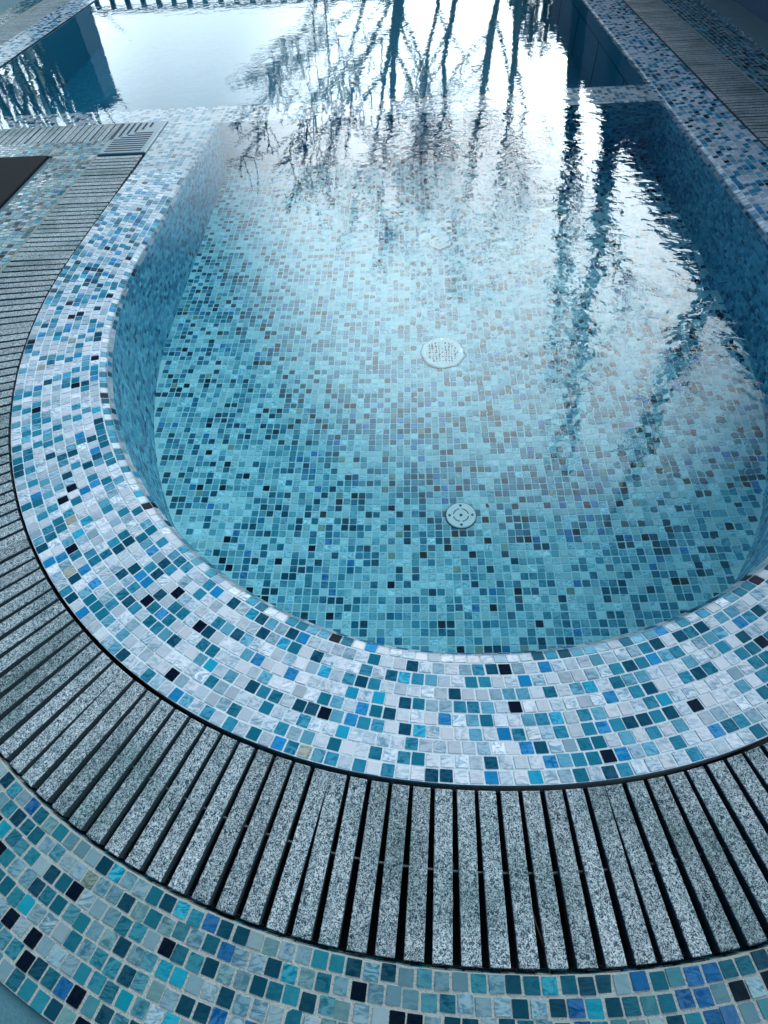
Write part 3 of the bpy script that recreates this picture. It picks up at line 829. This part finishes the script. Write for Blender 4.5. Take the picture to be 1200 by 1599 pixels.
# ------------------------------------------------------------------ leaves and twigs
def leaf(loc, s, rz, label, m=M_dead):
    b = MB(); n = 10; top = []
    for k in range(n):
        a = 2*math.pi*k/n; r = s*(.5+.5*abs(math.cos(a/2)))*(1 if k % 2 else .88)
        top.append((r*math.cos(a), r*.62*math.sin(a), .0012+.002*math.cos(a*2)))
    b.add(top+[(x, y, z-.0008) for x, y, z in top], [tuple(range(n)), tuple(range(2*n-1, n-1, -1))]+[(k, k+n, (k+1) % n+n, (k+1) % n) for k in range(n)])
    o = b.build('fallen_leaf', m); o.location = loc; o.rotation_euler = (0, 0, rz); tag(o, label, 'leaf'); return o
leaf((-.385, 1.905, -DEPTH+.004), .016, .5, 'small brown dead leaf on the pale basin floor, left of the drain cover')
leaf((.232, 1.075, -DEPTH+.004), .010, 2, 'tiny dark leaf just right of the nearest floor inlet')
q_ = at(1050, 122); leaf((q_.x, q_.y, .0015), .020, 1, 'dark dead leaf lying on the shaded right rim near the ledge')
for (u, v, rz, lb) in ((848, 1470, .2, 'thin brown twig stuck between the front granite slats, right one of two'), (706, 1400, -.1, 'thin brown twig stuck between the front granite slats, left one of two')):
    q_ = at(u, v); b = MB(); b.tube([(0, -.04, -.012), (.002, -.01, -.006), (-.001, .02, -.008), (.002, .045, -.02)], [.0013, .0016, .0012, .0008], 5)
    o = b.build('fallen_twig', M_dead); o.location = (q_.x, q_.y, -.004); o.rotation_euler = (0, 0, rz); tag(o, lb, 'twig')

# ------------------------------------------------------------------ black mat left
b = MB(); b.box(-1.2, 0, -.75, 0, 0, .012, .003)
o = b.build('floor_mat', M_black); o.location = ((OUT[0]-OUT[2]-GW-BW)-.02, YB0, -.005)
o.location.x = -1.735
tag(o, 'matt black rubber mat at the left edge, beside the mosaic border', 'mat')

# ------------------------------------------------------------------ right side: chipped edge, planter wall
rx = (OUT[0]+OUT[4]+GW+BW)
vsb = MB()
for i in range(900):
    y = 2.2+rng.random()*5.5; x = rx+.012+abs(rng.normal(0, .012)); s = .004+rng.random()*.009
    if not in_view(np.array([x]), np.array([y]), np.array([0.]), .3)[0]: continue
    pts = [Vector(rng.normal(0, 1, 3)).normalized()*s for _ in range(4)]
    vsb.add([(x+p.x, y+p.y, .002+p.z*.6) for p in pts], [(0, 1, 2), (0, 2, 3), (0, 3, 1), (1, 3, 2)])
o = vsb.build('stone_chippings', M_frost); tag(o, 'ragged line of pale stone chippings along the outer edge of the border', 'chippings', kind='stuff')
pl = empty('boundary_wall', (2.19, -1.5, 0)); tag(pl, 'dark navy garden wall running along the right side beyond the paving', 'wall')
b = MB(); b.box(0, .22, 0, 13, -.03, 1.40, .01); b.build('wall', M_navy, pl)
b = MB(); b.box(-.02, .24, -.02, 13.02, 1.401, 1.43, .008); b.build('coping', M_wallp, pl)

# ------------------------------------------------------------------ surroundings seen in the reflection
def refl(u, v, z):
    p = at(u, v); return Vector((p[0]*(z+1), p[1]*(z+1), z))
# fence beyond the far end
f0 = refl(150, 19, 1.15); f1 = refl(620, -4, 1.15)
d = (f1-f0); d.z = 0; Lf = d.length; ang = math.atan2(d.y, d.x)
fe = empty('picket_fence', (f0.x, f0.y, 0), ang); tag(fe, 'dark blue picket fence mirrored at the top edge of the water', 'fence')
b = MB(); b.box(-.1, Lf, -.03, .03, 1.09, 1.15); b.box(-.1, Lf, -.03, .03, .12, .18); b.build('rail', M_fence, fe)
npk = int(Lf/.27)
for i in range(npk):
    b = MB(); x = .04+i*.27; b.box(x, x+.085, -.02, .02, .0, 1.12); b.build('picket', M_fence, fe)

# pillar
pt = refl(163, 160, 3.0); bs = refl(135, 30, 1.4)
pr = empty('tapered_pillar', (pt.x, pt.y, 0)); tag(pr, 'tall tapered dark blue pillar mirrored at the top left of the water', 'pillar')
b = MB()
W0, W1 = .95, .62
b.add([(-W0, -.5, 0), (W0*.35, -.5, 0), (W0*.35, .5, 0), (-W0, .5, 0), (-W1*.7, -.35, 2.9), (W1*.35, -.35, 2.9), (W1*.35, .35, 2.9), (-W1*.7, .35, 2.9)], [(3, 2, 1, 0), (0, 1, 5, 4), (1, 2, 6, 5), (2, 3, 7, 6), (3, 0, 4, 7), (4, 5, 6, 7)])
b.build('shaft', M_navy, pr)
b = MB(); b.box(-W1*.8, W1*.45, -.4, .4, 2.9, 3.02, .02); b.build('cap', M_wallp, pr)

# row of pale trunks on the left, bright sky between them
random.seed(4)
for k, (u, v0, v1, rr) in enumerate(((-30, 60, 190, .30), (-12, 60, 200, .16), (8, 60, 190, .28), (24, 60, 200, .15), (38, 60, 180, .34), (58, 50, 200, .32), (74, 50, 185, .12), (84, 50, 190, .22), (100, 40, 165, .20), (112, 40, 150, .13))):
    q_ = refl(u, v0, 2.0); q1 = at(u+ (v1-v0)*.33, v1); zt = q_.xy.length/q1.length-1
    tp = Vector((q1[0]*(zt+1), q1[1]*(zt+1), zt)); sl_ = (tp.xy-q_.xy)/(zt-2.0); bs_ = q_.xy-sl_*2.0
    e = empty('pale_tree', (bs_.x, bs_.y, 0))
    tag(e, '%s cream-barked tree left of the dark pillar in the mirrored row' % ['farthest left stout', 'second from the left slim', 'third from the left stout', 'fourth from the left slim', 'fifth from the left thickest', 'sixth from the left stout', 'thin seventh from the left', 'eighth from the left medium', 'ninth from the left medium', 'slim last'][k], 'tree', 'cream trunks mirrored top left')
    b = MB(); n_ = 12
    pts_ = [Vector(((tp.x-bs_.x)*i/n_+random.gauss(0, .05), (tp.y-bs_.y)*i/n_, tp.z*i/n_)) for i in range(n_+1)]
    b.tube(pts_, [rr*.36*(1.1-.5*i/n_)*random.uniform(.88, 1.12) for i in range(n_+1)], 9); b.build('trunk', M_cream, e, True)
    b = MB()
    for i in range(14):
        p0 = pts_[random.randint(4, n_)]; dd_ = Vector((random.gauss(0, .5), random.gauss(0, .3), 1)).normalized(); L_ = random.uniform(.6, 1.6)
        b.tube([p0, p0+dd_*L_*.5+Vector((random.gauss(0, .1), 0, 0)), p0+dd_*L_], [rr*.16+.012, rr*.1+.01, .008], 4)
    b.build('branches', M_bark, e)

# dark low building / hedge at the far right end
hd = empty('evergreen_hedge', (2.2, 15.0, 0)); tag(hd, 'dense dark evergreen hedge mirrored at the top edge, right of the bare trees', 'hedge')
def leafmass(n, x0, x1, y0, y1, z0, z1, s):
    v = np.zeros((n, 4, 3)); c = np.stack([rng.uniform(x0, x1, n), rng.uniform(y0, y1, n), z0+(z1-z0)*rng.random(n)**.8], 1)
    c[:, 2] *= (.82+.18*np.sin(c[:, 0]*2.1)+.08*np.sin(c[:, 0]*5))
    a = rng.normal(0, 1, (n, 3)); a /= np.linalg.norm(a, axis=1)[:, None]; t = rng.normal(0, 1, (n, 3)); bb = np.cross(a, t); bb /= np.linalg.norm(bb, axis=1)[:, None]
    a *= s; bb *= s*.6
    v[:, 0] = c-a; v[:, 1] = c-bb; v[:, 2] = c+a; v[:, 3] = c+bb
    return v.reshape(-1, 3), np.arange(n*4).reshape(-1, 4)
v, f = leafmass(5000, -.6, 8, -.5, 1.2, 0, 2.6, .11); mesh_obj('foliage', v, f.tolist(), M_leaf, hd)
b = MB(); b.box(-.4, 7.8, -.2, .9, 0, 1.7, .1); b.build('trunk_core', M_leaf, hd)

# bare trees
def branch(bt, bw_, p, d, L, r, lvl, maxl, spread, upw, minr, side):
    n = 5; pts = [p.copy()]; q = p.copy(); dd = d.copy()
    for i in range(n):
        dd = (dd+Vector((random.gauss(0, .10), random.gauss(0, .10), random.gauss(0, .05)+upw))+side*.03).normalized()
        q = q+dd*(L/n); pts.append(q.copy())
    rad = [max(r*(1-.75*i/n), minr) for i in range(n+1)]
    (bt if lvl <= 1 else bw_).tube(pts, rad, 6 if lvl <= 1 else 3, False)
    if lvl >= maxl: return
    k = 4 if lvl == maxl-1 else 3
    for i in range(k):
        t = random.uniform(.25, 1.0); idx = min(int(t*n), n-1); fr = t*n-idx
        s = pts[idx].lerp(pts[idx+1], fr)
        ax = Vector((random.gauss(0, 1), random.gauss(0, 1), 0)).normalized()
        nd = (dd*(1-spread)+ax*spread+side*.25*spread).normalized()
        branch(bt, bw_, s, nd, L*random.uniform(.45, .68), max(rad[idx]*.55, minr), lvl+1, maxl, spread, upw, minr, side)
def tree(base, top, r, label, spread=.5, maxl=3, seed=0, stems=1, side=(0, 0, 0), crown=1.0):
    random.seed(seed)
    e = empty('bare_tree', (base.x, base.y, 0)); tag(e, label, 'tree', 'bare trees mirrored in the pool')
    bt, bw_ = MB(), MB(); side = Vector(side)
    for s_ in range(stems):
        tp = Vector((top.x-base.x+random.gauss(0, .25)*s_, top.y-base.y, top.z*(1-.12*s_)))
        n = 9; pts = [Vector((0, 0, 0)).lerp(tp, i/n)+Vector((random.gauss(0, .03), random.gauss(0, .03), 0))*(i > 0) for i in range(n+1)]
        rad = [r*(1-(.82 if crown > .8 else .6)*i/n) for i in range(n+1)]
        bt.tube(pts, rad, 8, False)
        for i in range(3, n+1):
            for k in range(random.choice((1, 2)) if crown > .8 else 1):
                ax = Vector((random.gauss(0, 1), random.gauss(0, .6), 0)).normalized()
                nd = (tp.normalized()*(1-spread)+ax*spread+side*.3).normalized()
                branch(bt, bw_, pts[i], nd, tp.length*random.uniform(.20, .42)*crown*(1.15-.06*i), rad[i]*.6+.008, 1, maxl, spread, .05, .011, side)
    bt.build('trunk', M_bark, e, True); bw_.build('twigs', M_twig, e)
    return e
def T(u0, v0, z0, u1, v1, r, label, **k):
    """trunk whose mirror image runs from photo pixel (u0,v0) (height z0) to its tip (u1,v1), all at one distance"""
    a = refl(u0, v0, z0); D = a.xy.length
    p1 = at(u1, v1); D1 = p1.length; z1 = D/D1-1
    top = Vector((p1[0]*(z1+1), p1[1]*(z1+1), z1))
    sl = (Vector((top.x, top.y))-Vector((a.x, a.y)))/(z1-z0)
    base = Vector((a.x-sl.x*z0, a.y-sl.y*z0, 0))
    return tree(base, top, r, label, **k)
T(568, 0, 1.5, 520, 190, .058, 'slender bare tree leaning left, mirrored farthest left of the trunks', seed=3, side=(-1.3, 0, .1), spread=.6, crown=1.8)
T(500, -5, 1.5, 415, 150, .035, 'thinnest bare sapling with wispy twigs mirrored left of the other bare trees', seed=51, side=(-.8, 0, 0), spread=.55, crown=1.2)
T(610, 0, 1.5, 500, 260, .062, 'bare tree with long left-leaning trunk mirrored between two upright trunks', seed=5, side=(-.8, 0, 0), spread=.5, crown=1.2)
T(627, 0, 1.5, 590, 330, .085, 'thick upright bare tree mirrored near the middle of the top edge', seed=8, spread=.5, stems=2, crown=1.1)
T(681, 0, 1.5, 645, 300, .055, 'thin bare tree mirrored just right of the thickest middle trunk', seed=12, spread=.45)
T(712, 0, 1.6, 670, 340, .075, 'straight dark bare tree mirrored above the farthest floor inlet', seed=15, spread=.5, crown=1.0)
T(775, 0, 1.6, 715, 380, .07, 'bare tree with a broad twiggy crown mirrored left of the teal wall', seed=21, spread=.55, stems=2, crown=1.0)
T(810, 30, 1.4, 760, 430, .07, 'leaning bare tree mirrored next to the teal side wall', seed=25, spread=.5, crown=1.0)
T(885, 250, 2.2, 862, 560, .10, 'tall bare tree mirrored over the middle right of the basin', seed=31, spread=.35, maxl=3, crown=.7)
T(945, 300, 2.2, 890, 700, .135, 'tall thick bare tree whose dark stripe crosses the right of the basin', seed=37, spread=.3, maxl=3, crown=.6)
T(1075, 540, 3.0, 955, 820, .115, 'nearest tall bare tree, its dark stripe mirrored farthest right', seed=41, spread=.3, maxl=3, crown=.5)
